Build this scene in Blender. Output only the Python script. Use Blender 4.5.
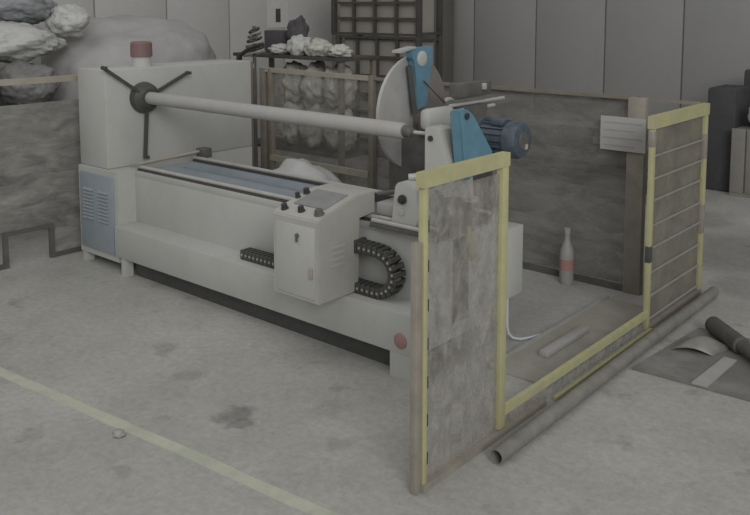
import bpy, bmesh, math, random
from mathutils import Vector, Matrix, noise
random.seed(7)
for o in list(bpy.data.objects): bpy.data.objects.remove(o, do_unlink=True)
S = bpy.context.scene
C = S.collection
R = math.radians

# ------------------------------------------------------------------ camera
cam = bpy.data.cameras.new('camera'); cam_o = bpy.data.objects.new('camera', cam); C.objects.link(cam_o)
cam.sensor_width = 36.0; cam.lens = 36.0 * 844.0 / 750.0
cam.shift_y = -(257.5 - 94.0) / 750.0
cam_o.location = (0, 0, 1.95); cam_o.rotation_euler = (R(84.0), 0, R(40.6))
cam.clip_end = 200
S.camera = cam_o
# ------------------------------------------------------------------ light
w = bpy.data.worlds.new('hall_daylight'); S.world = w; w.use_nodes = True
w.node_tree.nodes['Background'].inputs[0].default_value = (1.0, 0.985, 1.02, 1)
w.node_tree.nodes['Background'].inputs[1].default_value = 0.36
def area(name, loc, target, sx, sy, energy, col=(1, 1, 1)):
    l = bpy.data.lights.new(name, 'AREA'); l.shape = 'RECTANGLE'; l.size = sx; l.size_y = sy; l.energy = energy; l.color = col
    o = bpy.data.objects.new(name, l); C.objects.link(o); o.location = loc
    o.rotation_euler = (Vector(target) - Vector(loc)).to_track_quat('-Z', 'Y').to_euler()
    return o
area('roof_skylight', (-4.6, 0.6, 6.5), (-4.3, 3.2, 0), 6, 5, 70, (1.0, 0.985, 1.0))
area('side_fill_light', (8.5, -5.0, 7.0), (-4.0, 4.0, 0.8), 7, 5, 930, (1.0, 0.985, 1.0))  # unseen fill light, added to brighten the faces turned to the right
# ------------------------------------------------------------------ exposure
vs = S.view_settings
vs.view_transform = 'Standard'; vs.look = 'None'; vs.gamma = 1.0; vs.exposure = 0.0; vs.use_curve_mapping = False

# ------------------------------------------------------------------ materials
def lin(c):
    return tuple(((v/255.0)/12.92 if v/255.0 <= 0.04045 else ((v/255.0+0.055)/1.055)**2.4) for v in c)
def mat(name, rgb, rough=0.6, metal=0.0, var=0.12, scale=6.0, bump=0.0, bscale=40.0, dirt=None, dirt_amt=0.0, dscale=3.0, spec=0.35):
    m = bpy.data.materials.new(name); m.use_nodes = True
    nt = m.node_tree; N = nt.nodes; L = nt.links
    b = N['Principled BSDF']; b.inputs['Roughness'].default_value = rough; b.inputs['Metallic'].default_value = metal
    b.inputs['Specular IOR Level'].default_value = spec
    c = lin(rgb)
    tc = N.new('ShaderNodeTexCoord')
    n1 = N.new('ShaderNodeTexNoise'); n1.inputs['Scale'].default_value = scale; n1.inputs['Detail'].default_value = 6; n1.inputs['Roughness'].default_value = 0.65
    L.new(tc.outputs['Object'], n1.inputs['Vector'])
    rp = N.new('ShaderNodeValToRGB'); rp.color_ramp.elements[0].position = 0.3; rp.color_ramp.elements[1].position = 0.7
    rp.color_ramp.elements[0].color = (*[max(0, v*(1-var)) for v in c], 1); rp.color_ramp.elements[1].color = (*[min(1, v*(1+var)) for v in c], 1)
    L.new(n1.outputs['Fac'], rp.inputs['Fac'])
    out = rp.outputs['Color']
    if dirt is not None:
        n2 = N.new('ShaderNodeTexNoise'); n2.inputs['Scale'].default_value = dscale; n2.inputs['Detail'].default_value = 8; n2.inputs['Roughness'].default_value = 0.7
        L.new(tc.outputs['Object'], n2.inputs['Vector'])
        r2 = N.new('ShaderNodeValToRGB'); r2.color_ramp.elements[0].position = 0.48; r2.color_ramp.elements[1].position = 0.68
        r2.color_ramp.elements[0].color = (0, 0, 0, 1); r2.color_ramp.elements[1].color = (dirt_amt,)*3 + (1,)
        L.new(n2.outputs['Fac'], r2.inputs['Fac'])
        mx = N.new('ShaderNodeMix'); mx.data_type = 'RGBA'; L.new(r2.outputs['Color'], mx.inputs['Factor'])
        L.new(out, mx.inputs['A']); mx.inputs['B'].default_value = (*lin(dirt), 1); out = mx.outputs['Result']
    L.new(out, b.inputs['Base Color'])
    if bump > 0:
        n3 = N.new('ShaderNodeTexNoise'); n3.inputs['Scale'].default_value = bscale; n3.inputs['Detail'].default_value = 5
        L.new(tc.outputs['Object'], n3.inputs['Vector'])
        bp = N.new('ShaderNodeBump'); bp.inputs['Strength'].default_value = bump; bp.inputs['Distance'].default_value = 0.01
        L.new(n3.outputs['Fac'], bp.inputs['Height']); L.new(bp.outputs['Normal'], b.inputs['Normal'])
    return m
def film_mat(name, rgb_a, rgb_b, lo, hi, stretch=(4, 4, 4), streak=None):
    """dusty translucent plastic film: dust covers part of it, the rest lets light through"""
    m = bpy.data.materials.new(name); m.use_nodes = True
    nt = m.node_tree; N = nt.nodes; L = nt.links
    b = N['Principled BSDF']; b.inputs['Roughness'].default_value = 0.45; b.inputs['Specular IOR Level'].default_value = 0.3
    tc = N.new('ShaderNodeTexCoord'); mp = N.new('ShaderNodeMapping'); mp.inputs['Scale'].default_value = stretch
    L.new(tc.outputs['Object'], mp.inputs['Vector'])
    n1 = N.new('ShaderNodeTexNoise'); n1.inputs['Scale'].default_value = 1.6; n1.inputs['Detail'].default_value = 8; n1.inputs['Roughness'].default_value = 0.7; n1.inputs['Distortion'].default_value = 0.6
    L.new(mp.outputs['Vector'], n1.inputs['Vector'])
    r1 = N.new('ShaderNodeValToRGB'); r1.color_ramp.elements[0].position = 0.35; r1.color_ramp.elements[1].position = 0.68
    r1.color_ramp.elements[0].color = (*lin(rgb_a), 1); r1.color_ramp.elements[1].color = (*lin(rgb_b), 1)
    L.new(n1.outputs['Fac'], r1.inputs['Fac']); L.new(r1.outputs['Color'], b.inputs['Base Color'])
    n2 = N.new('ShaderNodeTexNoise'); n2.inputs['Scale'].default_value = 2.3; n2.inputs['Detail'].default_value = 6
    L.new(mp.outputs['Vector'], n2.inputs['Vector'])
    mr = N.new('ShaderNodeMapRange'); mr.inputs['From Min'].default_value = 0.3; mr.inputs['From Max'].default_value = 0.7
    mr.inputs['To Min'].default_value = lo; mr.inputs['To Max'].default_value = hi
    L.new(n2.outputs['Fac'], mr.inputs['Value']); L.new(mr.outputs['Result'], b.inputs['Alpha'])
    bp = N.new('ShaderNodeBump'); bp.inputs['Strength'].default_value = 0.5; bp.inputs['Distance'].default_value = 0.02
    L.new(n1.outputs['Fac'], bp.inputs['Height']); L.new(bp.outputs['Normal'], b.inputs['Normal'])
    return m
M = dict(
    white=mat('machine_white_paint', (181, 182, 176), 0.55, 0, 0.05, 5, dirt=(146, 145, 136), dirt_amt=0.35, dscale=2.5),
    white2=mat('machine_side_paint', (174, 174, 166), 0.55, 0, 0.05, 5, dirt=(150, 148, 138), dirt_amt=0.3, dscale=3),
    tube=mat('paper_core_tube', (164, 164, 158), 0.6, 0, 0.06, 8),
    blue=mat('blue_door_paint', (142, 152, 156), 0.5, 0, 0.06, 8),
    blue2=mat('bright_blue_paint', (100, 139, 155), 0.5, 0, 0.12, 12),
    motor=mat('motor_blue_paint', (80, 89, 98), 0.5, 0.1, 0.3, 20),
    trough=mat('blue_grey_trough', (112, 120, 126), 0.5, 0.2, 0.15, 4),
    roller=mat('blue_grey_roller', (138, 146, 152), 0.45, 0.2, 0.12, 4),
    steel=mat('bright_steel', (182, 182, 176), 0.45, 0.2, 0.1, 10),
    dsteel=mat('dark_steel', (98, 97, 93), 0.55, 0.1, 0.2, 12),
    black=mat('black_plastic', (76, 76, 74), 0.5, 0, 0.15, 15),
    knob=mat('black_knob', (60, 60, 59), 0.4, 0, 0.1, 15),
    greyblade=mat('grey_blade_guard', (186, 186, 181), 0.45, 0.2, 0.12, 6),
    mauve=mat('brown_grey_guard', (132, 126, 122), 0.6, 0.1, 0.12, 8),
    screen=mat('grey_touch_screen', (140, 140, 138), 0.3, 0, 0.12, 14),
    red=mat('red_lens', (128, 104, 101), 0.5, 0, 0.1, 10),
    redsticker=mat('faded_red_sticker', (164, 128, 124), 0.6, 0, 0.1, 20),
    yellow=mat('yellow_paint', (176, 174, 131), 0.6, 0, 0.10, 9, dirt=(168, 165, 142), dirt_amt=0.6, dscale=5),
    greybar=mat('worn_grey_bar', (150, 144, 132), 0.6, 0.1, 0.15, 10),
    brownbar=mat('brown_grey_steel', (128, 122, 110), 0.6, 0.1, 0.15, 8),
    lightbar=mat('dull_light_steel', (165, 160, 146), 0.5, 0.1, 0.12, 8),
    wire=mat('pale_wire', (150, 148, 140), 0.5, 0.1, 0.1, 10),
    wallA=mat('lit_wall_paint', (196, 196, 191), 0.8, 0, 0.05, 0.8, dirt=(174, 174, 169), dirt_amt=0.4, dscale=0.9),  # left wall: its stronger light is put into a paler colour
    wallB=mat('dim_wall_paint', (158, 158, 154), 0.8, 0, 0.06, 0.8, dirt=(143, 143, 139), dirt_amt=0.5, dscale=0.8),  # back wall: its weaker light is put into a darker colour
    joint=mat('wall_joint', (158, 158, 150), 0.9, 0, 0.05, 3),
    pillar=mat('dark_pillar', (112, 110, 104), 0.8, 0, 0.1, 3),
    sackW=mat('white_plastic_sack', (186, 187, 182), 0.5, 0, 0.12, 7, bump=0.8, bscale=14),
    sackB=mat('blue_grey_plastic_sack', (142, 146, 146), 0.5, 0, 0.12, 7, bump=0.8, bscale=14),
    sackG=mat('grey_plastic_sack', (122, 122, 118), 0.55, 0, 0.15, 7, bump=0.8, bscale=14),
    sackM=mat('grey_cover_sheet', (168, 167, 163), 0.6, 0, 0.10, 3, bump=0.9, bscale=7),
    crumple=mat('crumpled_clear_film', (188, 187, 177), 0.45, 0, 0.3, 14, bump=1.0, bscale=22),
    cagebar=mat('dark_cage_bar', (82, 80, 75), 0.6, 0.1, 0.15, 6),
    cagebox=mat('grey_carton', (158, 154, 145), 0.8, 0, 0.08, 3),
    cloth=mat('dark_cloth', (84, 82, 82), 0.9, 0, 0.2, 9),
    darkbox=mat('charcoal_fabric', (76, 76, 77), 0.9, 0, 0.15, 6, bump=0.3),
    wood=mat('pale_weathered_wood', (134, 132, 122), 0.8, 0, 0.12, 7),
    paper=mat('paper_sheet', (176, 176, 170), 0.8, 0, 0.05, 10),
    print=mat('grey_print', (160, 160, 154), 0.8, 0, 0.05, 10),
    poster=mat('poster_paper', (206, 206, 200), 0.8, 0, 0.04, 10),
    ink=mat('dark_ink', (80, 80, 80), 0.8, 0, 0.05, 10),
    pipe=mat('weathered_steel_pipe', (136, 134, 126), 0.5, 0.2, 0.2, 9),
    pipein=mat('pipe_bore', (60, 58, 54), 0.8, 0, 0.1, 9),
    mat_dark=mat('dark_rubber_mat', (116, 116, 110), 0.8, 0, 0.12, 4, dirt=(150, 148, 140), dirt_amt=0.5, dscale=4),
    roll=mat('dark_roll', (88, 86, 82), 0.6, 0, 0.2, 14),
    strip=mat('pale_strip', (160, 160, 154), 0.7, 0, 0.08, 9),
    sheet=mat('grey_board_sheet', (156, 154, 142), 0.7, 0, 0.08, 5, dirt=(130, 128, 118), dirt_amt=0.5, dscale=4),
    tape=mat('worn_yellow_floor_paint', (184, 187, 168), 0.8, 0, 0.06, 12, dirt=(168, 170, 156), dirt_amt=0.9, dscale=5),
    bottle=mat('cloudy_bottle_plastic', (158, 156, 150), 0.4, 0, 0.06, 12),
    cable=mat('pale_cable', (190, 196, 200), 0.5, 0, 0.05, 8),
    film=film_mat('dusty_clear_film', (140, 137, 129), (184, 181, 172), 0.22, 0.62, (9, 9, 7)),
    film_far=film_mat('dusty_brown_film', (122, 118, 106), (150, 146, 132), 0.6, 0.85, (3, 3, 3)),
    film_back=film_mat('dirty_brown_film', (114, 112, 107), (152, 150, 143), 0.4, 0.8, (1.6, 1.6, 5)),
    film_clear=film_mat('hazy_film', (112, 109, 102), (150, 147, 138), 0.15, 0.45, (2, 2, 4)),
    film_left=film_mat('dirty_grey_film', (120, 118, 112), (176, 174, 166), 0.5, 0.88, (1.5, 1.5, 5)),
)
# concrete floor
def floor_material():
    m = bpy.data.materials.new('worn_concrete'); m.use_nodes = True
    nt = m.node_tree; N = nt.nodes; L = nt.links
    b = N['Principled BSDF']; b.inputs['Roughness'].default_value = 0.8; b.inputs['Specular IOR Level'].default_value = 0.25
    tc = N.new('ShaderNodeTexCoord')
    def nz(scale, detail, rough, p0, p1, c0, c1):
        n = N.new('ShaderNodeTexNoise'); n.inputs['Scale'].default_value = scale; n.inputs['Detail'].default_value = detail; n.inputs['Roughness'].default_value = rough
        L.new(tc.outputs['Object'], n.inputs['Vector'])
        r = N.new('ShaderNodeValToRGB'); r.color_ramp.elements[0].position = p0; r.color_ramp.elements[1].position = p1
        r.color_ramp.elements[0].color = (*c0, 1); r.color_ramp.elements[1].color = (*c1, 1)
        L.new(n.outputs['Fac'], r.inputs['Fac']); return r.outputs['Color'], n.outputs['Fac']
    base, f1 = nz(1.1, 10, 0.7, 0.3, 0.7, lin((156, 156, 149)), lin((183, 183, 176)))
    fine, f2 = nz(26, 8, 0.8, 0.32, 0.62, (0.80, 0.80, 0.79), (1.07, 1.07, 1.07))
    spots, f3 = nz(3.7, 6, 0.6, 0.60, 0.74, (1, 1, 1), (0.70, 0.69, 0.67))
    out = base
    for c in (fine, spots):
        mx = N.new('ShaderNodeMix'); mx.data_type = 'RGBA'; mx.blend_type = 'MULTIPLY'; mx.inputs['Factor'].default_value = 1
        L.new(out, mx.inputs['A']); L.new(c, mx.inputs['B']); out = mx.outputs['Result']
    # stains with a shape of their own; broad darker patches at the far right
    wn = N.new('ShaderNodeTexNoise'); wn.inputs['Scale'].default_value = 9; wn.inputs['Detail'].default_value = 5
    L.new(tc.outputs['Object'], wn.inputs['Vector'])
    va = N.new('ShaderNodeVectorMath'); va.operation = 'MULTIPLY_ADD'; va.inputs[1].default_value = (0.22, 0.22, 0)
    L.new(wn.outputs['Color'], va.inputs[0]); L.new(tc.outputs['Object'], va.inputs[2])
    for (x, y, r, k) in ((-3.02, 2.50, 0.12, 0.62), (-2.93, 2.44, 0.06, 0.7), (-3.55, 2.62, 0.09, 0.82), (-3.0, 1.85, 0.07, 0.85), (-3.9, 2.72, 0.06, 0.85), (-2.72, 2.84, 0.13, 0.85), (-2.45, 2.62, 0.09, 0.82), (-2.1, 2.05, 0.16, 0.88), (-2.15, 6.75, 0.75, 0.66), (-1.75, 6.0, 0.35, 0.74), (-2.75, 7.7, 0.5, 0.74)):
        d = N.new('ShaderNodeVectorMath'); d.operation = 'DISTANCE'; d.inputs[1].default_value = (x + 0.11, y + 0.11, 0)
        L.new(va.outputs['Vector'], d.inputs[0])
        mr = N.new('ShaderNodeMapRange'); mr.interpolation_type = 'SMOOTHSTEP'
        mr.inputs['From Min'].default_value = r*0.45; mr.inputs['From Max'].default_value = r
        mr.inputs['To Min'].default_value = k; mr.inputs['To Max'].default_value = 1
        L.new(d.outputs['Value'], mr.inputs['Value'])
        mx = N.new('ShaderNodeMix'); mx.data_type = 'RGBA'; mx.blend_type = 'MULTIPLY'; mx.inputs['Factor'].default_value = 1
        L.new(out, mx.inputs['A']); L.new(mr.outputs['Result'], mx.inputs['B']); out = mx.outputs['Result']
    L.new(out, b.inputs['Base Color'])
    bp = N.new('ShaderNodeBump'); bp.inputs['Strength'].default_value = 0.35; bp.inputs['Distance'].default_value = 0.01
    L.new(f2, bp.inputs['Height']); L.new(bp.outputs['Normal'], b.inputs['Normal'])
    return m
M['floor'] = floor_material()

# ------------------------------------------------------------------ mesh helpers (world coordinates, moved to the parent's origin)
class B:
    def __init__(s): s.bm = bmesh.new(); s.mi = 0
    def _fin(s, verts):
        for f in {f for v in verts for f in v.link_faces}: f.material_index = s.mi
    def box(s, x0, x1, y0, y1, z0, z1, bev=0.0, rot=None):
        r = bmesh.ops.create_cube(s.bm, size=1.0); vs_ = r['verts']
        c = Vector(((x0+x1)/2, (y0+y1)/2, (z0+z1)/2))
        for v in vs_:
            p = Vector((v.co.x*(x1-x0), v.co.y*(y1-y0), v.co.z*(z1-z0)))
            if rot: p = rot @ p
            v.co = p + c
        if bev > 0:
            es = list({e for v in vs_ for e in v.link_edges})
            rr = bmesh.ops.bevel(s.bm, geom=es, offset=bev, segments=2, affect='EDGES', profile=0.5); vs_ = rr['verts']
        s._fin(vs_); return s
    def cyl(s, p0, p1, r, seg=20, r2=None, cap=True):
        p0 = Vector(p0); p1 = Vector(p1); d = p1-p0
        rr = bmesh.ops.create_cone(s.bm, cap_ends=cap, segments=seg, radius1=r, radius2=r if r2 is None else r2, depth=d.length)
        m = Matrix.Translation((p0+p1)/2) @ d.to_track_quat('Z', 'Y').to_matrix().to_4x4()
        for v in rr['verts']: v.co = m @ v.co
        s._fin(rr['verts']); return s
    def beam(s, p0, p1, a, b, up=(0, 0, 1)):
        """rectangular bar from p0 to p1, a across, b along up"""
        p0 = Vector(p0); p1 = Vector(p1); d = (p1-p0); t = d.normalized(); u = Vector(up); sd = t.cross(u).normalized(); u = sd.cross(t)
        vs_ = []
        for p in (p0, p1):
            for (i, j) in ((-1, -1), (1, -1), (1, 1), (-1, 1)): vs_.append(s.bm.verts.new(p + sd*i*a/2 + u*j*b/2))
        for q in ((3, 2, 1, 0), (4, 5, 6, 7), (0, 1, 5, 4), (1, 2, 6, 5), (2, 3, 7, 6), (3, 0, 4, 7)): s.bm.faces.new([vs_[k] for k in q])
        s._fin(vs_); return s
    def prism(s, pts, vec, bev=0.0):
        vec = Vector(vec); a = [s.bm.verts.new(Vector(p)) for p in pts]; b = [s.bm.verts.new(Vector(p)+vec) for p in pts]; n = len(pts)
        s.bm.faces.new(a); s.bm.faces.new(b[::-1])
        for i in range(n): s.bm.faces.new((a[i], b[i], b[(i+1) % n], a[(i+1) % n]))
        vs_ = a+b
        if bev > 0:
            es = list({e for v in vs_ for e in v.link_edges})
            rr = bmesh.ops.bevel(s.bm, geom=es, offset=bev, segments=2, affect='EDGES'); vs_ = rr['verts']
        s._fin(vs_); return s
    def tube(s, path, r, seg=10):
        pts = [Vector(p) for p in path]; rings = []
        for i, p in enumerate(pts):
            t = (pts[min(i+1, len(pts)-1)] - pts[max(i-1, 0)]).normalized()
            u = t.orthogonal() if i == 0 else (u - t*u.dot(t)); u = u.normalized(); w_ = t.cross(u)
            rings.append([s.bm.verts.new(p + (u*math.cos(2*math.pi*k/seg) + w_*math.sin(2*math.pi*k/seg))*r) for k in range(seg)])
        for a, b in zip(rings, rings[1:]):
            for k in range(seg): s.bm.faces.new((a[k], a[(k+1) % seg], b[(k+1) % seg], b[k]))
        s.bm.faces.new(rings[0][::-1]); s.bm.faces.new(rings[-1])
        s._fin([v for q in rings for v in q]); return s
    def lathe(s, base, prof, seg=24, axis=(0, 0, 1), ring=False):
        base = Vector(base); q = Vector(axis).to_track_quat('Z', 'Y'); rings = []
        for (r, h) in prof: rings.append([s.bm.verts.new(base + q @ Vector((max(r, 1e-4)*math.cos(2*math.pi*k/seg), max(r, 1e-4)*math.sin(2*math.pi*k/seg), h))) for k in range(seg)])
        for a, b in zip(rings, rings[1:]):
            for k in range(seg): s.bm.faces.new((a[k], a[(k+1) % seg], b[(k+1) % seg], b[k]))
        if ring:
            a, b = rings[-1], rings[0]
            for k in range(seg): s.bm.faces.new((a[k], a[(k+1) % seg], b[(k+1) % seg], b[k]))
        else: s.bm.faces.new(rings[0][::-1]); s.bm.faces.new(rings[-1])
        s._fin([v for q_ in rings for v in q_]); return s
    def obj(s, name, ms, parent=None, loc=None, smooth=35, local=False):
        bmesh.ops.recalc_face_normals(s.bm, faces=s.bm.faces[:])
        off = Vector((0, 0, 0))
        if parent is not None:
            p = parent
            while p is not None: off += p.location; p = p.parent
        if loc is not None: off = off + (Vector(loc) - off)
        if not local: bmesh.ops.translate(s.bm, verts=s.bm.verts[:], vec=-off)
        me = bpy.data.meshes.new(name); s.bm.to_mesh(me); s.bm.free()
        if smooth:
            for p in me.polygons: p.use_smooth = True
            me.set_sharp_from_angle(angle=R(smooth))
        for m in (ms if isinstance(ms, (list, tuple)) else [ms]): me.materials.append(M[m] if isinstance(m, str) else m)
        o = bpy.data.objects.new(name, me); C.objects.link(o)
        if parent is not None:
            o.parent = parent
            if loc is not None:
                po = Vector((0, 0, 0)); p = parent
                while p is not None: po += p.location; p = p.parent
                o.location = Vector(loc) - po
        elif loc is not None: o.location = loc
        return o
def tag(o, label, cat, group=None):
    o['label'] = label; o['category'] = cat
    if group: o['group'] = group
    return o
def thing(name, label, cat, loc=(0, 0, 0), group=None):
    o = bpy.data.objects.new(name, None); C.objects.link(o); o.location = loc; o.empty_display_size = 0.1
    return tag(o, label, cat, group)
def struct(o): o['kind'] = 'structure'; return o
def share(src, name, parent, loc=(0, 0, 0), rot=None):
    o = src.copy(); C.objects.link(o); o.name = name; o.parent = parent; o.location = loc
    if rot is not None: o.rotation_euler = rot
    return o
BX = lambda *a, **k: B().box(*a, **k)

# ------------------------------------------------------------------ the setting
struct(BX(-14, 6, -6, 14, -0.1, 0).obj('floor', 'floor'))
WH = 4.2
wb = struct(BX(-9.6, 3, 10.63, 10.8, 0, WH).obj('wall_back', 'joint'))
pm = None
x = -5.03 - 1.05*4
first = BX(-0.515, 0.515, -0.03, 0, 0.0, WH, bev=0.006).obj('wall_panel', 'wallB', wb)
first.location = (x+0.525, 10.63, 0)
for k in range(1, 11): share(first, 'wall_panel', wb, (x+0.525+1.05*k, 10.63, 0))
wl = struct(BX(-9.5, -9.33, -1, 10.8, 0, WH).obj('wall_left', 'joint'))
first = BX(0, 0.03, -0.515, 0.515, 0.0, WH, bev=0.006).obj('wall_panel', 'wallA', wl)
y = 6.66 - 1.05*5
first.location = (-9.33, y+0.525, 0)
for k in range(1, 8): share(first, 'wall_panel', wl, (-9.33, y+0.525+1.05*k, 0))
struct(BX(-7.78, -7.42, 10.15, 10.5, 0, WH, bev=0.02).obj('trim_1', 'pillar'))['label'] = 'dark square column in front of the back wall'

# painted line on the floor
d = Vector((2.207, 0.21, 0)).normalized(); nrm = Vector((-d.y, d.x, 0)); c0 = Vector((-4.39, 1.985, 0)) - d*1.5
b = B(); n = 60; rng = random.Random(3)
va = []
for i in range(n+1):
    p = c0 + d*(i*5.2/n); wv = 0.032 + 0.006*noise.noise((i*0.4, 0, 0))
    sh = nrm*0.008*noise.noise((i*0.13, 5, 0))
    va.append([b.bm.verts.new(p+sh+nrm*wv), b.bm.verts.new(p+sh-nrm*wv), b.bm.verts.new(p+sh-nrm*wv+Vector((0, 0, 0.002))), b.bm.verts.new(p+sh+nrm*wv+Vector((0, 0, 0.002)))])
for a, c in zip(va, va[1:]):
    for k in range(4): b.bm.faces.new((a[k], a[(k+1) % 4], c[(k+1) % 4], c[k]))
b.bm.faces.new(va[0]); b.bm.faces.new(va[-1][::-1])
tag(b.obj('floor_marking_line', 'tape', smooth=0), 'faded yellow line painted across the bare concrete floor', 'floor marking')

# ------------------------------------------------------------------ the cutting machine
mc = thing('roll_cutting_machine', 'long white roll cutting machine with blue vented door and paper core tube', 'machine', (-4.2, 3.7, 0))
# headstock
B().prism([(-5.86, 3.35, 0.07), (-5.33, 3.35, 0.07), (-5.33, 3.53, 0.07), (-5.48, 3.53, 0.07), (-5.48, 4.77, 0.07), (-5.86, 4.77, 0.07)], (0, 0, 0.675), bev=0.006).obj('base_cabinet', 'white', mc)
BX(-5.86, -5.48, 3.37, 4.77, 0.745, 1.48, bev=0.012).obj('headstock_cabinet', 'white', mc)
door = BX(-5.82, -5.375, 3.335, 3.352, 0.125, 0.70, bev=0.003).obj('vent_door', 'blue', mc); door['label'] = 'blue louvred door'
lv = None
for cx in (-5.70, -5.50):
    for k in range(9):
        z = 0.36 + k*0.027
        if lv is None:
            lv = B().prism([(0, 0, -0.008), (0, -0.014, -0.006), (0, 0, 0.010)], (0.13, 0, 0)).obj('louvre', 'blue', door, local=True)
            lv.location = Vector((cx-0.065, 3.335, z)) - mc.location; continue
        share(lv, 'louvre', door, Vector((cx-0.065, 3.335, z)) - mc.location)
for (x, y) in ((-5.85, 3.36), (-5.27, 3.325), (-5.85, 4.65), (-5.56, 4.65)):
    BX(x, x+0.06, y, y+0.06, 0, 0.135).obj('leg', 'white', mc)
# chuck with its three arms
hx, hy, hz = -5.48, 3.685, 1.257
ck = B().lathe((hx, hy, hz), [(0.115, 0), (0.12, 0.02), (0.11, 0.06), (0.085, 0.075), (0.07, 0.10), (0.055, 0.10)], 28, (1, 0, 0)).obj('chuck', 'black', mc)
for a, ln in ((146, 0.45), (24, 0.42), (266, 0.46)):
    ca, sa = math.cos(R(a)), math.sin(R(a))
    p = lambda r, x: (hx+x, hy+ca*r, hz+sa*r)
    b = B().beam(p(0.08, 0.06), p(ln, 0.06), 0.022, 0.024, (1, 0, 0))
    b.beam(p(ln-0.012, 0.05), p(ln-0.012, 0.10), 0.024, 0.024)
    b.obj('chuck_arm', 'black', ck)
bc = B().lathe((-5.65, 3.80, 1.48), [(0.078, 0), (0.078, 0.02), (0.072, 0.022), (0.072, 0.075), (0.0, 0.075)], 24).obj('warning_beacon', 'white', mc)
B().lathe((-5.65, 3.80, 1.553), [(0.082, 0), (0.084, 0.01), (0.082, 0.105), (0.07, 0.118), (0, 0.122)], 24).obj('lens', 'red', bc)
# mandrel tube
tb = B().lathe((-5.40, hy, hz), [(0.047, 0), (0.047, 2.44), (0.040, 2.46), (0.0, 2.462)], 28, (1, 0, -0.005)).obj('core_tube', 'tube', mc)
tb['label'] = 'long pale paper core tube'
B().lathe((-2.945, hy, hz-0.012), [(0.02, 0), (0.034, 0.01), (0.034, 0.05), (0.022, 0.06), (0.022, 0.075), (0, 0.076)], 16, (1, 0, 0)).obj('shaft_nut', 'dsteel', tb)
B().cyl((-2.90, hy, hz-0.012), (-2.73, hy, hz-0.012), 0.011, 12).obj('shaft', 'steel', tb)
# bed
BX(-5.475, -2.58, 3.50, 4.08, 0.20, 0.70, bev=0.006).obj('bed', 'white', mc)
BX(-5.335, -2.58, 3.315, 4.06, 0.13, 0.357, bev=0.008).obj('lower_beam', 'white', mc)
for y0, y1 in ((3.318, 3.42), (3.95, 4.05)): BX(-2.74, -2.585, y0, y1, 0, 0.135).obj('leg', 'white', mc)
BX(-5.33, -2.58, 3.50, 3.515, 0.695, 0.740, bev=0.003).obj('bed_lip', 'white', mc)
BX(-5.33, -2.58, 4.065, 4.08, 0.695, 0.740, bev=0.003).obj('bed_lip', 'white', mc)
for y in (3.535, 4.035):
    r = BX(-5.32, -2.59, y-0.02, y+0.02, 0.70, 0.752).obj('rail_base', 'cagebar', mc)
    B().cyl((-5.32, y, 0.764), (-2.59, y, 0.764), 0.014, 14).obj('guide_rail', 'steel', r)
BX(-5.30, -2.62, 3.56, 4.01, 0.70, 0.705).obj('trough', 'trough', mc)
for y, r_ in ((3.68, 0.062), (3.88, 0.062)):
    B().cyl((-5.15, y, 0.712), (-3.42, y, 0.712), r_, 24).obj('support_roller', 'roller', mc)
b = B().tube([(-5.30, 3.50, 0.79), (-5.29, 3.8, 0.80), (-5.27, 4.10, 0.82)], 0.012); b.obj('cross_rod', 'lightbar', mc)
BX(-5.31, -5.22, 4.04, 4.13, 0.765, 0.84, bev=0.008).obj('rod_clamp', 'dsteel', mc)
BX(-5.20, -2.75, 3.40, 4.0, 0, 0.14).obj('plinth', 'black', mc)
# control console on the front of the bed
prof = [(3.10, 0.362), (3.10, 0.815), (3.115, 0.832), (3.40, 0.905), (3.56, 0.905), (3.56, 0.782), (3.42, 0.782), (3.42, 0.362)]
cs = B().prism([(-3.40, y, z) for y, z in prof], (0.35, 0, 0), bev=0.006).obj('control_console', 'white2', mc)
BX(-3.375, -3.075, 3.094, 3.104, 0.385, 0.775, bev=0.003).obj('cabinet_door', 'white', cs)
BX(-3.105, -3.085, 3.080, 3.096, 0.50, 0.56, bev=0.004).obj('door_handle', 'lightbar', cs)
b = B().cyl((-3.20, 3.096, 0.72), (-3.20, 3.084, 0.72), 0.012, 14); b.box(-3.204, -3.196, 3.080, 3.09, 0.685, 0.72); b.obj('door_lock', 'dsteel', cs)
sl = (0.905-0.832)/(3.40-3.115); rx = Matrix.Rotation(math.atan(sl), 4, 'X')
def on_top(x, y): return Vector((x, y, 0.832 + sl*(y-3.115)))
nv = Vector((0, -sl, 1)).normalized()
b = B(); q = [on_top(-3.335, 3.20), on_top(-3.10, 3.20), on_top(-3.10, 3.385), on_top(-3.335, 3.385)]
b.prism([p_+nv*0.0005 for p_ in q], nv*0.006); b.obj('touch_screen', 'screen', cs)
for (x, y, r_, m) in ((-3.34, 3.135, 0.018, 'knob'), (-3.22, 3.145, 0.018, 'knob'), (-3.365, 3.33, 0.018, 'knob'), (-3.09, 3.15, 0.024, 'dsteel'), (-3.375, 3.27, 0.014, 'knob')):
    p = on_top(x, y); B().lathe(p, [(r_*1.2, 0), (r_*1.2, 0.006), (r_, 0.008), (r_*0.9, 0.03), (0, 0.032)], 16, nv).obj('control_knob', m, cs)
for k in range(4):
    z = 0.555 + k*0.033
    B().beam((-3.051, 3.20, z), (-3.051, 3.30, z), 0.014, 0.012).obj('vent_slot', 'white', cs)
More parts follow.
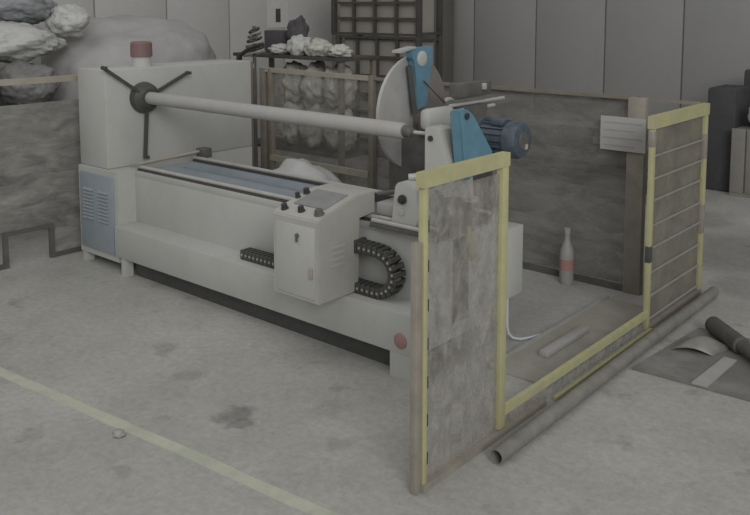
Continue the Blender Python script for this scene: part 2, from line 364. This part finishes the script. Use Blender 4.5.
# cable chain: lower run on the ledge, loop, upper run back into the console
path = [(-4.02 + 0.04*i, 0.389) for i in range(25)]
cxl, czl, rl = -2.915, 0.503, 0.117
path += [(-3.0+0.04*i, 0.388) for i in range(2)]
for k in range(0, 11): a = R(-85 + 170*k/10); path.append((cxl + rl*1.18*math.cos(a), czl + rl*math.sin(a)))
path += [(-2.94-0.04*i, 0.621) for i in range(1, 4)]
pts = [Vector((x, 0, z)) for x, z in path]
rs = [pts[0]]                                             # resample at one pitch
for a, c in zip(pts, pts[1:]):
    while (c-rs[-1]).length > 0.036 and (c-rs[-1]).dot(c-a) > 0:
        rs.append(rs[-1] + (c-rs[-1]).normalized()*0.036)
chain = BX(-3.06, -3.035, 3.378, 3.472, 0.585, 0.66, bev=0.004).obj('cable_chain', 'black', mc); chain['label'] = 'black plastic cable drag chain looping out of the console'
lk = None
for a, c in zip(rs, rs[1:]):
    mid = (a+c)/2; an = math.atan2(c.z-a.z, c.x-a.x); loc = Vector((mid.x, 3.425, mid.z)) - mc.location
    if lk is None:
        b = B()
        for s_ in (-1, 1): b.box(-0.0165, 0.0165, s_*0.038-0.005, s_*0.038+0.005, -0.030, 0.030, bev=0.004)
        for s_ in (-1, 1): b.box(-0.011, 0.011, -0.035, 0.035, s_*0.027-0.004, s_*0.027+0.004)
        b.mi = 1; b.cyl((0, -0.045, 0), (0, 0.045, 0), 0.008, 8)
        lk = b.obj('chain_link', ['black', 'lightbar'], chain, local=True); lk.location = loc; lk.rotation_euler = (0, -an, 0); continue
    share(lk, 'chain_link', chain, loc, (0, -an, 0))
# end of the bed
B().lathe((-2.665, 3.317, 0.205), [(0.0, 0), (0.042, 0.0), (0.042, 0.006), (0.03, 0.012), (0, 0.012)], 20, (0, -1, 0)).obj('round_sticker', 'redsticker', mc)
BX(-2.99, -2.585, 3.44, 3.60, 0.735, 0.76, bev=0.003).obj('end_shelf', 'dsteel', mc)
for y in (3.455, 3.52): B().cyl((-2.98, y, 0.772), (-2.60, y, 0.772), 0.013, 12).obj('short_rail', 'steel', mc)
b = B().prism([(-2.86, 3.47, 0.775), (-2.685, 3.47, 0.775), (-2.665, 3.47, 0.83), (-2.70, 3.47, 0.985), (-2.735, 3.47, 1.005), (-2.81, 3.47, 1.005), (-2.835, 3.47, 0.98)], (0, 0.10, 0), bev=0.006)
br = b.obj('roller_bracket', 'white', mc)
B().lathe((-2.775, 3.468, 0.915), [(0.026, 0), (0.026, 0.012), (0.016, 0.014), (0.016, 0.028), (0, 0.03)], 18, (0, -1, 0)).obj('bracket_knob', 'knob', br)
B().lathe((-2.785, 3.468, 0.845), [(0.02, 0), (0.02, 0.004), (0, 0.006)], 16, (0, -1, 0)).obj('bracket_bolt', 'steel', br)
for z in (0.82, 0.88, 0.95): BX(-2.682, -2.655, 3.49, 3.53, z-0.018, z+0.018, bev=0.004).obj('bracket_clip', 'knob', br)
BX(-3.04, -2.80, 3.56, 4.10, 0.775, 0.845, bev=0.006).obj('carriage_plate', 'white2', mc)
b = B().tube([(-3.08, 3.62, 0.875), (-2.95, 3.68, 0.90), (-2.82, 3.60, 0.90), (-2.72, 3.66, 0.97), (-2.62, 3.60, 0.93)], 0.014); b.obj('air_hose', 'dsteel', mc)
b = B().cyl((-2.80, 3.55, 1.02), (-2.62, 3.66, 1.04), 0.02, 14); b.cyl((-2.64, 3.645, 1.037), (-2.58, 3.68, 1.045), 0.028, 14); b.obj('air_cylinder', 'steel', mc)
# tailstock post
ts = B().prism([(-2.75, 3.62, 0.76), (-2.56, 3.62, 0.76), (-2.59, 3.62, 1.10), (-2.65, 3.62, 1.28), (-2.67, 3.62, 1.295), (-2.74, 3.62, 1.295), (-2.75, 3.62, 1.28)], (0, 0.13, 0), bev=0.006).obj('tailstock_post', 'white', mc)
B().prism([(-2.565, 3.63, 0.765), (-2.545, 3.63, 0.765), (-2.575, 3.63, 1.11), (-2.635, 3.63, 1.285), (-2.65, 3.63, 1.28), (-2.592, 3.63, 1.10)], (0, 0.19, 0)).obj('side_cover', 'white2', ts)
B().lathe((-2.705, 3.618, 1.235), [(0.016, 0), (0.016, 0.006), (0, 0.008)], 16, (0, -1, 0)).obj('bolt_hole', 'knob', ts)
# cutting head behind the tube
BX(-3.40, -2.90, 4.10, 4.55, 0.55, 1.16, bev=0.01).obj('head_pedestal', 'dsteel', mc)
BX(-2.96, -2.88, 3.84, 4.10, 1.23, 1.355, bev=0.03).obj('spindle_housing', 'white', mc)
BX(-3.15, -2.95, 4.08, 4.30, 1.15, 1.30, bev=0.01).obj('spindle_bracket', 'dsteel', mc)
bcy, bcz = 4.245, 1.27
bl = B().lathe((-3.325, bcy, bcz), [(0.35, 0), (0.36, 0.004), (0.36, 0.010), (0.0, 0.012)], 56, (1, 0, 0)).obj('circular_blade', 'mauve', mc)
b = B(); arc = [(bcy + 0.366*math.cos(R(a)), bcz + 0.366*math.sin(R(a))) for a in range(92, 262, 8)]
b.prism([(-3.318, y, z) for y, z in arc] + [(-3.318, bcy-0.03, bcz-0.36), (-3.318, bcy-0.03, bcz+0.36)], (0.024, 0, 0)); b.obj('blade_guard', 'greyblade', bl)['label'] = 'pale grey half-round guard'
ar = B().prism([(-3.285, y, z) for y, z in ((4.12, 1.685), (4.345, 1.69), (4.345, 1.60), (4.31, 1.47), (4.285, 1.31), (4.18, 1.29), (4.175, 1.45), (4.16, 1.60), (4.125, 1.63))], (0.05, 0, 0), bev=0.006).obj('swing_arm', 'blue2', mc)
ar['label'] = 'bright blue swing arm'
B().lathe((-3.235, 4.225, 1.615), [(0.05, 0), (0.05, 0.008), (0.04, 0.014), (0.02, 0.016), (0, 0.016)], 24, (1, 0, 0)).obj('pivot_cap', 'white', ar)
b = B().beam((-3.26, 4.13, 1.575), (-3.24, 4.165, 1.27), 0.02, 0.03); b.obj('arm_strap', 'black', ar)
b = B().prism([(-3.29, 4.00, 1.66), (-3.29, 4.15, 1.685), (-3.29, 4.15, 1.695), (-3.29, 4.00, 1.675)], (0.07, 0, 0)); b.obj('arm_flap', 'greyblade', ar)
B().beam((-3.225, 4.24, 1.48), (-3.215, 4.45, 1.32), 0.012, 0.012).obj('arm_link', 'mauve', ar)
BX(-2.94, -2.86, 4.11, 4.46, 1.40, 1.485, bev=0.008).obj('slide_block', 'dsteel', mc)
b = B().box(-2.862, -2.84, 4.34, 4.375, 1.435, 1.475, bev=0.004); b.obj('slide_stop', 'steel', mc)
for (x, z, y1) in ((-2.93, 1.392, 4.50), (-2.90, 1.355, 4.66), (-2.87, 1.325, 4.50)): B().cyl((x, 4.07, z), (x, y1, z), 0.012, 12).obj('slide_rod', 'steel', mc)
BX(-2.96, -2.84, 4.16, 4.38, 1.15, 1.35).obj('slide_support', 'dsteel', mc)
bg = B().prism([(-2.565, y, z) for y, z in ((3.59, 1.40), (3.67, 1.405), (3.73, 1.37), (3.92, 1.15), (3.905, 1.10), (3.69, 1.02), (3.64, 1.06))], (0.065, 0, 0), bev=0.008).obj('belt_guard', 'blue2', mc)
bg['label'] = 'slanted bright blue belt guard'
B().lathe((-2.50, 3.655, 1.37), [(0.018, 0), (0.018, 0.01), (0, 0.012)], 16, (1, 0, 0)).obj('guard_bolt', 'knob', bg)
BX(-2.70, -2.60, 3.74, 4.02, 1.06, 1.14).obj('motor_mount', 'dsteel', mc)
mo = B().lathe((-2.66, 4.06, 1.20), [(0.0, 0), (0.112, 0.0), (0.116, 0.006), (0.116, 0.022), (0.095, 0.026), (0.095, 0.18), (0.104, 0.182), (0.106, 0.235), (0.094, 0.262), (0.04, 0.27), (0, 0.27)], 36, (1, 0, 0)).obj('electric_motor', 'motor', mc)
for k in range(18):
    a = R(20*k); B().beam((-2.63, 4.06+0.098*math.cos(a), 1.20+0.098*math.sin(a)), (-2.485, 4.06+0.098*math.cos(a), 1.20+0.098*math.sin(a)), 0.006, 0.02, (0, math.cos(a), math.sin(a))).obj('cooling_fin', 'motor', mo)
B().lathe((-2.395, 4.06, 1.20), [(0.0, 0), (0.05, 0), (0.045, 0.008), (0, 0.01)], 24, (1, 0, 0)).obj('fan_cap', 'dsteel', mo)
BX(-2.57, -2.49, 3.99, 4.07, 1.28, 1.315, bev=0.008).obj('terminal_box', 'motor', mo)
B().box(-2.394, -2.386, 4.07, 4.10, 1.15, 1.18).obj('data_plate', 'steel', mo)
# supply box on the rear of the bed
eb = BX(-2.72, -2.50, 4.085, 4.262, 0.255, 0.668, bev=0.006).obj('supply_box', 'white', mc); eb['label'] = 'plain white supply box'
B().tube([(-2.51, 4.11, 0.27), (-2.508, 4.108, 0.16), (-2.505, 4.105, 0.09), (-2.497, 4.108, 0.05), (-2.478, 4.125, 0.022), (-2.45, 4.16, 0.011), (-2.42, 4.22, 0.0095), (-2.398, 4.30, 0.0095)], 0.008, 8).obj('supply_cable', 'cable', eb)
BX(-2.582, -2.572, 3.66, 3.80, 0.22, 0.69).obj('end_gap_shade', 'dsteel', mc)  # flat dark plate standing in for the shade in the end gap
BX(-2.60, -2.44, 3.58, 3.66, 0.76, 0.93, bev=0.008).obj('valve_block', 'dsteel', mc)
B().cyl((-2.44, 3.62, 0.93), (-2.44, 3.62, 0.95), 0.04, 16).obj('valve_ring', 'steel', mc)
b = B().tube([(-2.45, 3.60, 0.80), (-2.44, 3.62, 0.70), (-2.46, 3.68, 0.62), (-2.52, 3.75, 0.58), (-2.58, 3.76, 0.58)], 0.018); b.obj('yellow_hose', 'yellow', mc)

# ------------------------------------------------------------------ safety fence, yellow side
FX = -1.96
sf = thing('safety_fence', 'yellow framed safety fence with dusty clear panels at the machine end', 'fence', (FX, 4.1, 0))
def post(x, y, z0, z1, a, b_, m, parent, name='post'): return BX(x-a/2, x+a/2, y-b_/2, y+b_/2, z0, z1, bev=0.002).obj(name, m, parent)
post(FX, 2.578, 0, 1.25, 0.03, 0.026, 'yellow', sf)
post(FX-0.005, 2.541, 0, 1.03, 0.03, 0.036, 'greybar', sf)
post(FX, 3.155, 0.035, 1.26, 0.034, 0.048, 'yellow', sf)
post(FX, 4.80, 0.0, 1.26, 0.03, 0.035, 'yellow', sf)
post(FX, 5.66, 0.0, 1.27, 0.035, 0.05, 'yellow', sf)
post(FX, 5.02-0.22, 1.12, 1.21, 0.034, 0.04, 'greybar', sf, 'worn_sleeve')
post(FX, 4.80, 0.42, 0.52, 0.032, 0.038, 'black', sf, 'hinge')
post(FX, 5.66, 0.93, 1.10, 0.037, 0.053, 'greybar', sf, 'worn_sleeve')
post(FX, 5.66, 0.42, 0.62, 0.037, 0.053, 'greybar', sf, 'worn_sleeve')
B().beam((FX, 2.556, 1.275), (FX, 3.182, 1.275), 0.042, 0.06).obj('top_rail', 'yellow', sf)
B().beam((FX, 4.775, 1.265), (FX, 5.69, 1.265), 0.044, 0.075).obj('top_rail', 'yellow', sf)
B().beam((FX, 3.16, 0.104), (FX, 4.80, 0.098), 0.026, 0.038).obj('low_rail', 'yellow', sf)
B().beam((FX+0.032, 3.62, 0.010), (FX+0.032, 4.80, 0.010), 0.02, 0.018).obj('floor_strip', 'yellow', sf)
B().beam((FX, 2.56, 0.015), (FX, 3.55, 0.015), 0.05, 0.03).obj('bottom_rail', 'greybar', sf)
B().beam((FX, 4.80, 0.02), (FX, 5.66, 0.02), 0.05, 0.04).obj('bottom_rail', 'greybar', sf)
BX(FX-0.004, FX-0.001, 2.58, 3.14, 0.03, 1.215).obj('clear_panel', 'film', sf)
BX(FX-0.004, FX-0.001, 2.60, 2.86, 1.215, 1.25).obj('panel_flap', 'film', sf)
BX(FX-0.004, FX-0.001, 3.18, 4.785, 0.005, 0.09).obj('clear_panel', 'film', sf)
BX(FX-0.006, FX-0.003, 4.81, 5.64, 0.04, 1.235).obj('clear_panel', 'film_far', sf)
for z in (0.062, 0.205, 0.35, 0.50, 0.637, 0.79, 0.922, 1.06):
    B().cyl((FX+0.004, 4.81, z), (FX+0.004, 5.64, z), 0.008, 8).obj('wire', 'wire', sf)
for k in range(7):
    z = 0.10 + k*0.16
    post(FX+0.002, 2.600, z, z+0.05, 0.016, 0.012, 'knob', sf, 'panel_clip')

# ------------------------------------------------------------------ fence on the far left side
LX = -6.07
lf = thing('side_fence', 'grey tube fence with dirty film behind the vented cabinet and raised bottom notch', 'fence', (LX, 4, 0))
B().beam((LX, 1.9, 1.39), (LX, 5.30, 1.38), 0.04, 0.045).obj('top_rail', 'lightbar', lf)
for (p0, p1, nm) in (((LX, 1.9, 0.02), (LX, 2.86, 0.02), 'bottom_rail'), ((LX, 2.86, 0.0), (LX, 2.86, 0.265), 'notch_post'), ((LX, 2.845, 0.255), (LX, 3.24, 0.255), 'notch_rail'), ((LX, 3.225, 0.0), (LX, 3.225, 0.265), 'notch_post'), ((LX, 3.21, 0.02), (LX, 5.30, 0.02), 'bottom_rail')):
    th = 0.034 if nm == 'notch_post' else 0.029
    b = B().beam(p0, p1, th, th, (1, 0, 0)); b.obj(nm, 'dsteel', lf)
for y in (2.0,): post(LX, y, 0, 1.38, 0.04, 0.04, 'brownbar', lf)
post(LX, 5.26, 0, 1.42, 0.05, 0.05, 'brownbar', lf)
BX(LX-0.004, LX-0.001, 1.95, 5.26, 0.27, 1.215).obj('film_panel', 'film_left', lf)
BX(LX-0.004, LX-0.001, 3.24, 5.26, 0.03, 0.27).obj('film_panel', 'film_left', lf)
# ------------------------------------------------------------------ fence along the back
BY = 5.38
bf = thing('back_fence', 'brown steel fence with dark dirty film along the far side of the machine', 'fence', (-4, BY, 0))
B().beam((-6.05, BY, 1.345), (-4.64, BY, 1.335), 0.04, 0.04).obj('top_rail', 'lightbar', bf)
B().beam((-4.64, BY, 1.335), (-2.36, BY, 1.335), 0.03, 0.024).obj('top_rail', 'brownbar', bf)
B().beam((-2.30, BY, 1.335), (-1.985, 5.635, 1.30), 0.028, 0.022).obj('joining_rail', 'brownbar', bf)
for x, a in ((-6.0, 0.07), (-5.90, 0.05), (-4.64, 0.05)): post(x, BY, 0, 1.36, a, 0.05, 'brownbar', bf)
post(-2.30, BY, 0, 1.34, 0.12, 0.06, 'greybar', bf)
B().beam((-5.9, BY-0.012, 0.515), (-4.67, BY-0.012, 0.505), 0.032, 0.055).obj('middle_rail', 'lightbar', bf)
B().beam((-6.0, BY, 0.02), (-2.30, BY, 0.02), 0.04, 0.04).obj('bottom_rail', 'dsteel', bf)
BX(-5.95, -4.64, BY+0.022, BY+0.025, 0.04, 1.33).obj('film_panel', 'film_clear', bf)
BX(-4.64, -2.30, BY+0.032, BY+0.035, 0.04, 1.32).obj('film_panel', 'film_back', bf)
# notice sheet hung on the wide post
ns = BX(-2.545, -2.225, BY-0.045, BY-0.041, 0.975, 1.205).obj('notice_sheet', 'paper')
tag(ns, 'pale paper notice sheet hung on the wide brown fence post', 'sign')
for k in range(4): BX(-2.52, -2.25-0.05*(k % 2), BY-0.0465, BY-0.0452, 1.16-k*0.052, 1.168-k*0.052).obj('print_line', 'print', ns)

# ------------------------------------------------------------------ things on the floor at the right
b = B().lathe((-1.832, 2.93, 0.034), [(0.034, 0), (0.034, 2.74), (0.029, 2.74), (0.029, 0.0)], 24, (-0.008, 1, 0), ring=True)
pi = b.obj('steel_pipe', 'pipe'); tag(pi, 'long open-ended steel pipe lying on the floor along the yellow fence', 'pipe')
B().cyl((-1.8335, 3.08, 0.034), (-1.853, 5.6, 0.034), 0.0288, 20).obj('pipe_bore', 'pipein', pi)
b = B().prism([(-1.79, 4.21, 0), (0.3, 4.30, 0), (0.3, 5.15, 0), (-1.72, 5.02, 0)], (0, 0, 0.012)); tag(b.obj('rubber_mat', 'mat_dark'), 'dark flat mat on the floor beyond the steel pipe', 'mat')
b = B().prism([(-1.475, 4.225, 0.0121), (-1.395, 4.228, 0.0121), (-1.385, 4.66, 0.0121), (-1.455, 4.66, 0.0121)], (0, 0, 0.008)); tag(b.obj('pale_strip', 'strip'), 'short pale flat strip lying across the dark mat', 'strip')
d0 = Vector((-1.63, 4.99, 0.063)); d1 = Vector((-0.98, 4.37, 0.063))
b = B().lathe(d0, [(0.03, 0), (0.05, 0.0), (0.05, 0.32), (0.036, 0.325), (0.036, (d1-d0).length), (0.0, (d1-d0).length)], 20, d1-d0)
tag(b.obj('dark_roller', 'roll'), 'dark roller with a thinner shaft lying on the mat edge', 'roller')
b = B(); rows = []
for i in range(9):
    t = i/8; y = 4.58 + 0.18*t
    rows.append([(-1.73 + 0.22*k/10 + 0.05*t, y + 0.06*k/10, 0.013 + 0.07*math.sin(math.pi*k/10)*math.sin(math.pi*(0.12+0.76*t))) for k in range(11)])
up_ = [[b.bm.verts.new(Vector(p)+Vector((0, 0, 0.004))) for p in r_] for r_ in rows]; dn_ = [[b.bm.verts.new(Vector(p)) for p in r_] for r_ in rows]
for g in (up_, dn_):
    for r0, r1 in zip(g, g[1:]):
        for k in range(10): b.bm.faces.new((r0[k], r0[k+1], r1[k+1], r1[k]))
edge = lambda g: [g[0][k] for k in range(11)] + [g[i][10] for i in range(1, 9)] + [g[8][k] for k in range(9, -1, -1)] + [g[i][0] for i in range(7, 0, -1)]
eu, ed = edge(up_), edge(dn_)
for k in range(len(eu)): b.bm.faces.new((eu[k], eu[(k+1) % len(eu)], ed[(k+1) % len(eu)], ed[k]))
tag(b.obj('bent_sheet', 'pipe', smooth=60), 'pale bent sheet offcut arched on the dark mat beside the roller', 'offcut')
# inside the fence
b = B().prism([(-2.37, 3.72, 0), (-2.02, 3.72, 0), (-2.02, 5.15, 0), (-2.37, 5.15, 0)], (0, 0, 0.012))
sh = b.obj('board_sheet', 'sheet'); tag(sh, 'flat grey board lying on the floor inside the yellow low rail', 'board')
B().beam((-2.37, 3.72, 0.016), (-2.37, 5.15, 0.016), 0.012, 0.03).obj('edge_strip', 'strip', sh)
b = B().box(-2.245, -2.19, 4.02, 4.52, 0.0125, 0.045, bev=0.004); tag(b.obj('pale_batten', 'strip'), 'pale short batten resting on the grey board', 'batten')
bt = B().lathe((-2.74, 5.27, 0.0), [(0.045, 0), (0.05, 0.01), (0.05, 0.20), (0.047, 0.24), (0.022, 0.31), (0.019, 0.33), (0.019, 0.36), (0, 0.36)], 24).obj('plastic_bottle', 'bottle')
tag(bt, 'cloudy plastic bottle with a red label standing by the back fence', 'bottle')
B().lathe((-2.74, 5.27, 0.10), [(0.0505, 0), (0.0515, 0.001), (0.0515, 0.079), (0.0505, 0.08)], 24).obj('bottle_label', 'redsticker', bt)
B().lathe((-2.74, 5.27, 0.36), [(0.0, 0), (0.023, 0), (0.023, 0.035), (0, 0.037)], 16).obj('bottle_cap', 'strip', bt)

# ------------------------------------------------------------------ sacks and bundles
def sack(name, c, r, m, label, cat='sack', seed=0, amp=0.22, sub=5, flat=None, group=None, freq=1.6, sq=1.0):
    bm = bmesh.new(); bmesh.ops.create_icosphere(bm, subdivisions=sub, radius=1.0)
    o3 = Vector((seed*3.1, seed*1.7, seed*0.9))
    for v in bm.verts:
        p = v.co.copy(); q = p*freq + o3
        dsp = noise.noise(q)*amp + abs(noise.noise(q*2.3))*amp*0.6 - abs(noise.noise(q*4.3))*amp*0.35 + abs(noise.noise(q*9.7))*amp*0.10
        p = p*(1.0 + dsp)
        if sq != 1.0: p = Vector([math.copysign(abs(t)**sq, t) for t in p])
        v.co = Vector((p.x*r[0], p.y*r[1], p.z*r[2]))
        if flat is not None: v.co.z = max(v.co.z, flat - c[2])
    me = bpy.data.meshes.new(name); bm.to_mesh(me); bm.free()
    for p in me.polygons: p.use_smooth = True
    me.materials.append(M[m]); o = bpy.data.objects.new(name, me); C.objects.link(o); o.location = c
    return tag(o, label, cat, group)
G = 'sacks heaped by the left wall'
sack('covered_mound', (-7.95, 5.20, 0.86), (0.85, 1.02, 0.97), 'sackM', 'large grey sheeted mound behind the vented cabinet', 'mound', 1, 0.12, 5, 0.0, sq=0.86)
sack('plastic_sack', (-7.40, 2.82, 0.45), (0.42, 0.44, 0.46), 'sackG', 'big dark sack on the floor behind the film, lowest and leftmost of the heap', seed=2, flat=0, group=G)
sack('plastic_sack', (-7.15, 3.85, 0.45), (0.40, 0.42, 0.52), 'sackG', 'big dark sack on the floor behind the film next to the sheeted mound', seed=3, flat=0, group=G)
sack('plastic_sack', (-8.45, 3.45, 0.65), (0.60, 0.65, 0.85), 'sackB', 'blue-grey sack at the back of the heap by the left wall', seed=4, flat=0, group=G)
sack('plastic_sack', (-7.45, 3.78, 1.21), (0.30, 0.24, 0.22), 'sackG', 'dark grey sack just above the fence rail beside the mound', seed=5, group=G)
sack('plastic_sack', (-7.50, 3.28, 1.20), (0.24, 0.22, 0.22), 'sackW', 'small white sack at the left edge just above the fence rail', seed=6, group=G)
sack('plastic_sack', (-7.75, 3.74, 1.60), (0.36, 0.50, 0.18), 'sackW', 'long crumpled white sack lying across the heap', seed=7, amp=0.26, group=G, freq=2.0)
sack('plastic_sack', (-8.0, 4.02, 1.94), (0.30, 0.32, 0.17), 'sackB', 'blue-grey sack on top of the heap', seed=8, group=G)
sack('plastic_sack', (-7.70, 4.36, 1.80), (0.21, 0.20, 0.15), 'sackW', 'rounded white sack resting against the mound top', seed=9, group=G)
sack('plastic_sack', (-8.35, 3.35, 1.88), (0.32, 0.28, 0.24), 'sackW', 'white sack at the upper left corner of the heap', seed=10, group=G)
sack('film_bundle', (-4.68, 4.55, 0.33), (0.42, 0.30, 0.41), 'sackW', 'white plastic film bundle slumped behind the machine bed', 'bundle', 11, 0.22, 4, 0)

# ------------------------------------------------------------------ work bench with clutter beyond the back fence
tbn = thing('work_bench', 'low bench heaped with crumpled film beyond the back fence', 'bench', (-6.5, 6.5, 0))
BX(-7.55, -5.85, 6.3, 6.9, 1.375, 1.41).obj('bench_top', 'cagebar', tbn)
BX(-7.50, -5.90, 6.35, 6.85, 0.35, 0.38).obj('shelf', 'cagebar', tbn)
for x in (-7.5, -5.9):
    for y in (6.35, 6.85): post(x, y, 0, 1.376, 0.05, 0.05, 'brownbar', tbn, 'leg')
k = 0
for (x, z, rx_, rz) in ((-6.85, 0.62, 0.16, 0.24), (-6.50, 0.62, 0.16, 0.24), (-6.15, 0.61, 0.16, 0.23), (-6.83, 1.09, 0.16, 0.22), (-6.49, 1.10, 0.16, 0.22), (-6.16, 1.08, 0.16, 0.22)):
    lab = ['crumpled clear film bale low on the bench shelf, left one', 'crumpled clear film bale low on the bench shelf, middle one', 'crumpled clear film bale low on the bench shelf, right one', 'crumpled clear film bale just under the bench top, left one', 'crumpled clear film bale just under the bench top, middle one', 'crumpled clear film bale just under the bench top, right one'][k]
    sack('film_bale', (x, 6.60, z), (rx_, 0.18, rz), 'crumple', lab, 'bale', 20+k, 0.3, 4, 0.381 if k < 3 else None, 'film bales on the bench shelf', 2.6); k += 1
for i, (x, z, rx_, rz, m, lab) in enumerate(((-6.62, 1.50, 0.13, 0.12, 'sackW', 'white crumpled film heap on the bench top beside the dark bundle'), (-6.33, 1.49, 0.15, 0.10, 'crumple', 'clear crumpled film heap at the middle of the bench top'), (-6.02, 1.47, 0.13, 0.07, 'crumple', 'low clear film heap at the right end of the bench top'), (-6.92, 1.46, 0.12, 0.06, 'sackW', 'flat white film scrap at the left end of the bench top'))):
    sack('film_heap', (x, 6.46, z), (rx_, 0.13, rz), m, lab, 'film heap', 30+i, 0.32, 4, 1.411, 'film heaps on the bench top', 2.4)
sack('cloth_bundle', (-6.95, 6.76, 1.60), (0.13, 0.10, 0.20), 'cloth', 'dark cloth bundle behind the white film on the bench', 'bundle', 36, 0.35, 4, 1.411, None, 2.2)
dbx = BX(-7.44, -7.14, 6.68, 6.86, 1.411, 1.66, bev=0.01).obj('dark_carton', 'cloth'); tag(dbx, 'small dark carton below the wall poster on the bench', 'carton')
# reel with a bent black handle
rl_ = thing('hose_reel', 'coiled pale hose with a bent black handle leaning beside the bench', 'reel', (-6.88, 6.02, 0))
for i in range(6):
    zz = 1.435 + i*0.05; rr = 0.14 - 0.015*i
    B().tube([(-6.86+rr*math.cos(a*math.pi/10), 6.02+rr*0.6*math.sin(a*math.pi/10), zz+0.03*math.cos(a*math.pi/10)) for a in range(20)], 0.011, 8).obj('coil', 'dsteel' if i % 2 else 'lightbar', rl_)
B().cyl((-6.86, 6.02, 0), (-6.86, 6.02, 1.73), 0.02, 12).obj('stand', 'dsteel', rl_)
B().tube([(-7.09, 5.96, 1.32), (-6.98, 5.94, 1.43), (-6.84, 5.92, 1.49), (-6.70, 5.92, 1.53), (-6.61, 5.92, 1.545)], 0.02, 10).obj('handle', 'knob', rl_)
# poster on the left wall
po = BX(-9.30, -9.295, 8.42, 8.84, 1.62, 2.25).obj('wall_poster', 'poster'); tag(po, 'white poster with a dark figure on the left wall', 'poster')
BX(-9.2945, -9.293, 8.58, 8.68, 1.70, 1.90, bev=0.0005).obj('poster_figure', 'ink', po)

# ------------------------------------------------------------------ storage cages
def cage(name, x0, x1, y0, y1, z0, z1, nx, nz_, label, bars=True):
    t = thing(name, label, 'cage', ((x0+x1)/2, (y0+y1)/2, z0), 'stacked storage cages')
    BX(x0+0.05, x1-0.05, y0+0.06, y1-0.05, z0+0.02, z1-0.02).obj('carton_load', 'cagebox', t)
    for x in (x0, x1):
        for y in (y0, y1): post(x, y, z0, z1, 0.06, 0.06, 'cagebar', t)
    for i in range(1, nx): BX(x0+(x1-x0)*i/nx-0.017, x0+(x1-x0)*i/nx+0.017, y0-0.02, y0+0.02, z0, z1).obj('bar', 'cagebar', t)
    for j in range(nz_+1):
        z = z0 + 0.02 + (z1-z0-0.04)*j/nz_
        BX(x0, x1, y0-0.025, y0+0.015, z-0.014, z+0.014).obj('rail', 'cagebar', t)
    BX(x1-0.015, x1+0.02, y0, y1, z1-0.05, z1-0.02).obj('rail', 'cagebar', t)
    BX(x1-0.015, x1+0.02, y0, y1, z0+0.02, z0+0.05).obj('rail', 'cagebar', t)
    return t
cage('storage_cage', -7.66, -6.32, 8.2, 8.62, 0, 0.78, 4, 4, 'dark barred storage cage of grey cartons on the floor, bottom of the stack')
cage('storage_cage', -7.66, -6.32, 8.2, 8.62, 0.785, 1.56, 4, 3, 'dark barred storage cage of grey cartons in the middle of the stack')
cage('storage_cage', -7.74, -6.32, 8.2, 8.62, 1.565, 2.40, 4, 4, 'dark barred storage cage of grey cartons on top of the stack')

# ------------------------------------------------------------------ dark goods by the far right wall
b = BX(-3.10, -2.80, 9.0, 9.5, 0, 1.09, bev=0.03); tag(b.obj('dark_bale', 'darkbox'), 'charcoal bale standing next to the far fence corner, the lower one', 'bale', 'charcoal bales')
b = BX(-2.90, -2.2, 9.52, 10.1, 0, 1.26, bev=0.03); tag(b.obj('dark_bale', 'darkbox'), 'taller charcoal bale at the back near the far right wall', 'bale', 'charcoal bales')
cr = thing('wooden_crate', 'pale wooden crate of upright boards in front of the charcoal bales', 'crate', (-2.35, 8.9, 0))
for k in range(6): BX(-2.79+0.15*k, -2.655+0.15*k, 8.86, 8.88, 0.04, 0.70, bev=0.004).obj('board', 'wood', cr)
BX(-2.78, -1.92, 8.88, 9.16, 0.03, 0.69).obj('crate_body', 'wood', cr)
for z in (0.0,): BX(-2.79, -1.90, 8.87, 9.15, 0, 0.04).obj('skid', 'wood', cr)
sack('white_bundle', (-2.50, 9.03, 0.83), (0.16, 0.14, 0.17), 'sackW', 'small white bundle on top of the wooden crate', 'bundle', 40, 0.2, 4, 0.702)
# low stacks seen dimly through the back film
for i, (x, y, sx, sy, h, lab) in enumerate(((-4.9, 8.6, 1.1, 0.8, 0.55, 'dark flat pallet load seen through the back film, left one'), (-3.75, 8.3, 1.0, 0.8, 0.42, 'dark flat pallet load seen through the back film, right one'))):
    t = thing('pallet_load', lab, 'pallet load', (x, y, 0), 'pallet loads beyond the back fence')
    for j in range(3): BX(x-sx/2, x+sx/2, y-sy/2+j*(sy-0.1)/2, y-sy/2+0.1+j*(sy-0.1)/2, 0, 0.10).obj('skid', 'wood', t)
    n_ = 4
    for j in range(n_): BX(x-sx/2+0.02*(j % 2), x+sx/2-0.03*((j+1) % 2), y-sy/2, y+sy/2, 0.10+(h-0.1)*j/n_, 0.10+(h-0.1)*(j+1)/n_-0.012, bev=0.01).obj('layer', 'cloth', t)

sack('paper_scrap', (-3.27, 2.02, 0.012), (0.03, 0.025, 0.014), 'strip', 'tiny pale scrap on the floor beside the yellow line', 'scrap', 50, 0.4, 3, 0.0)
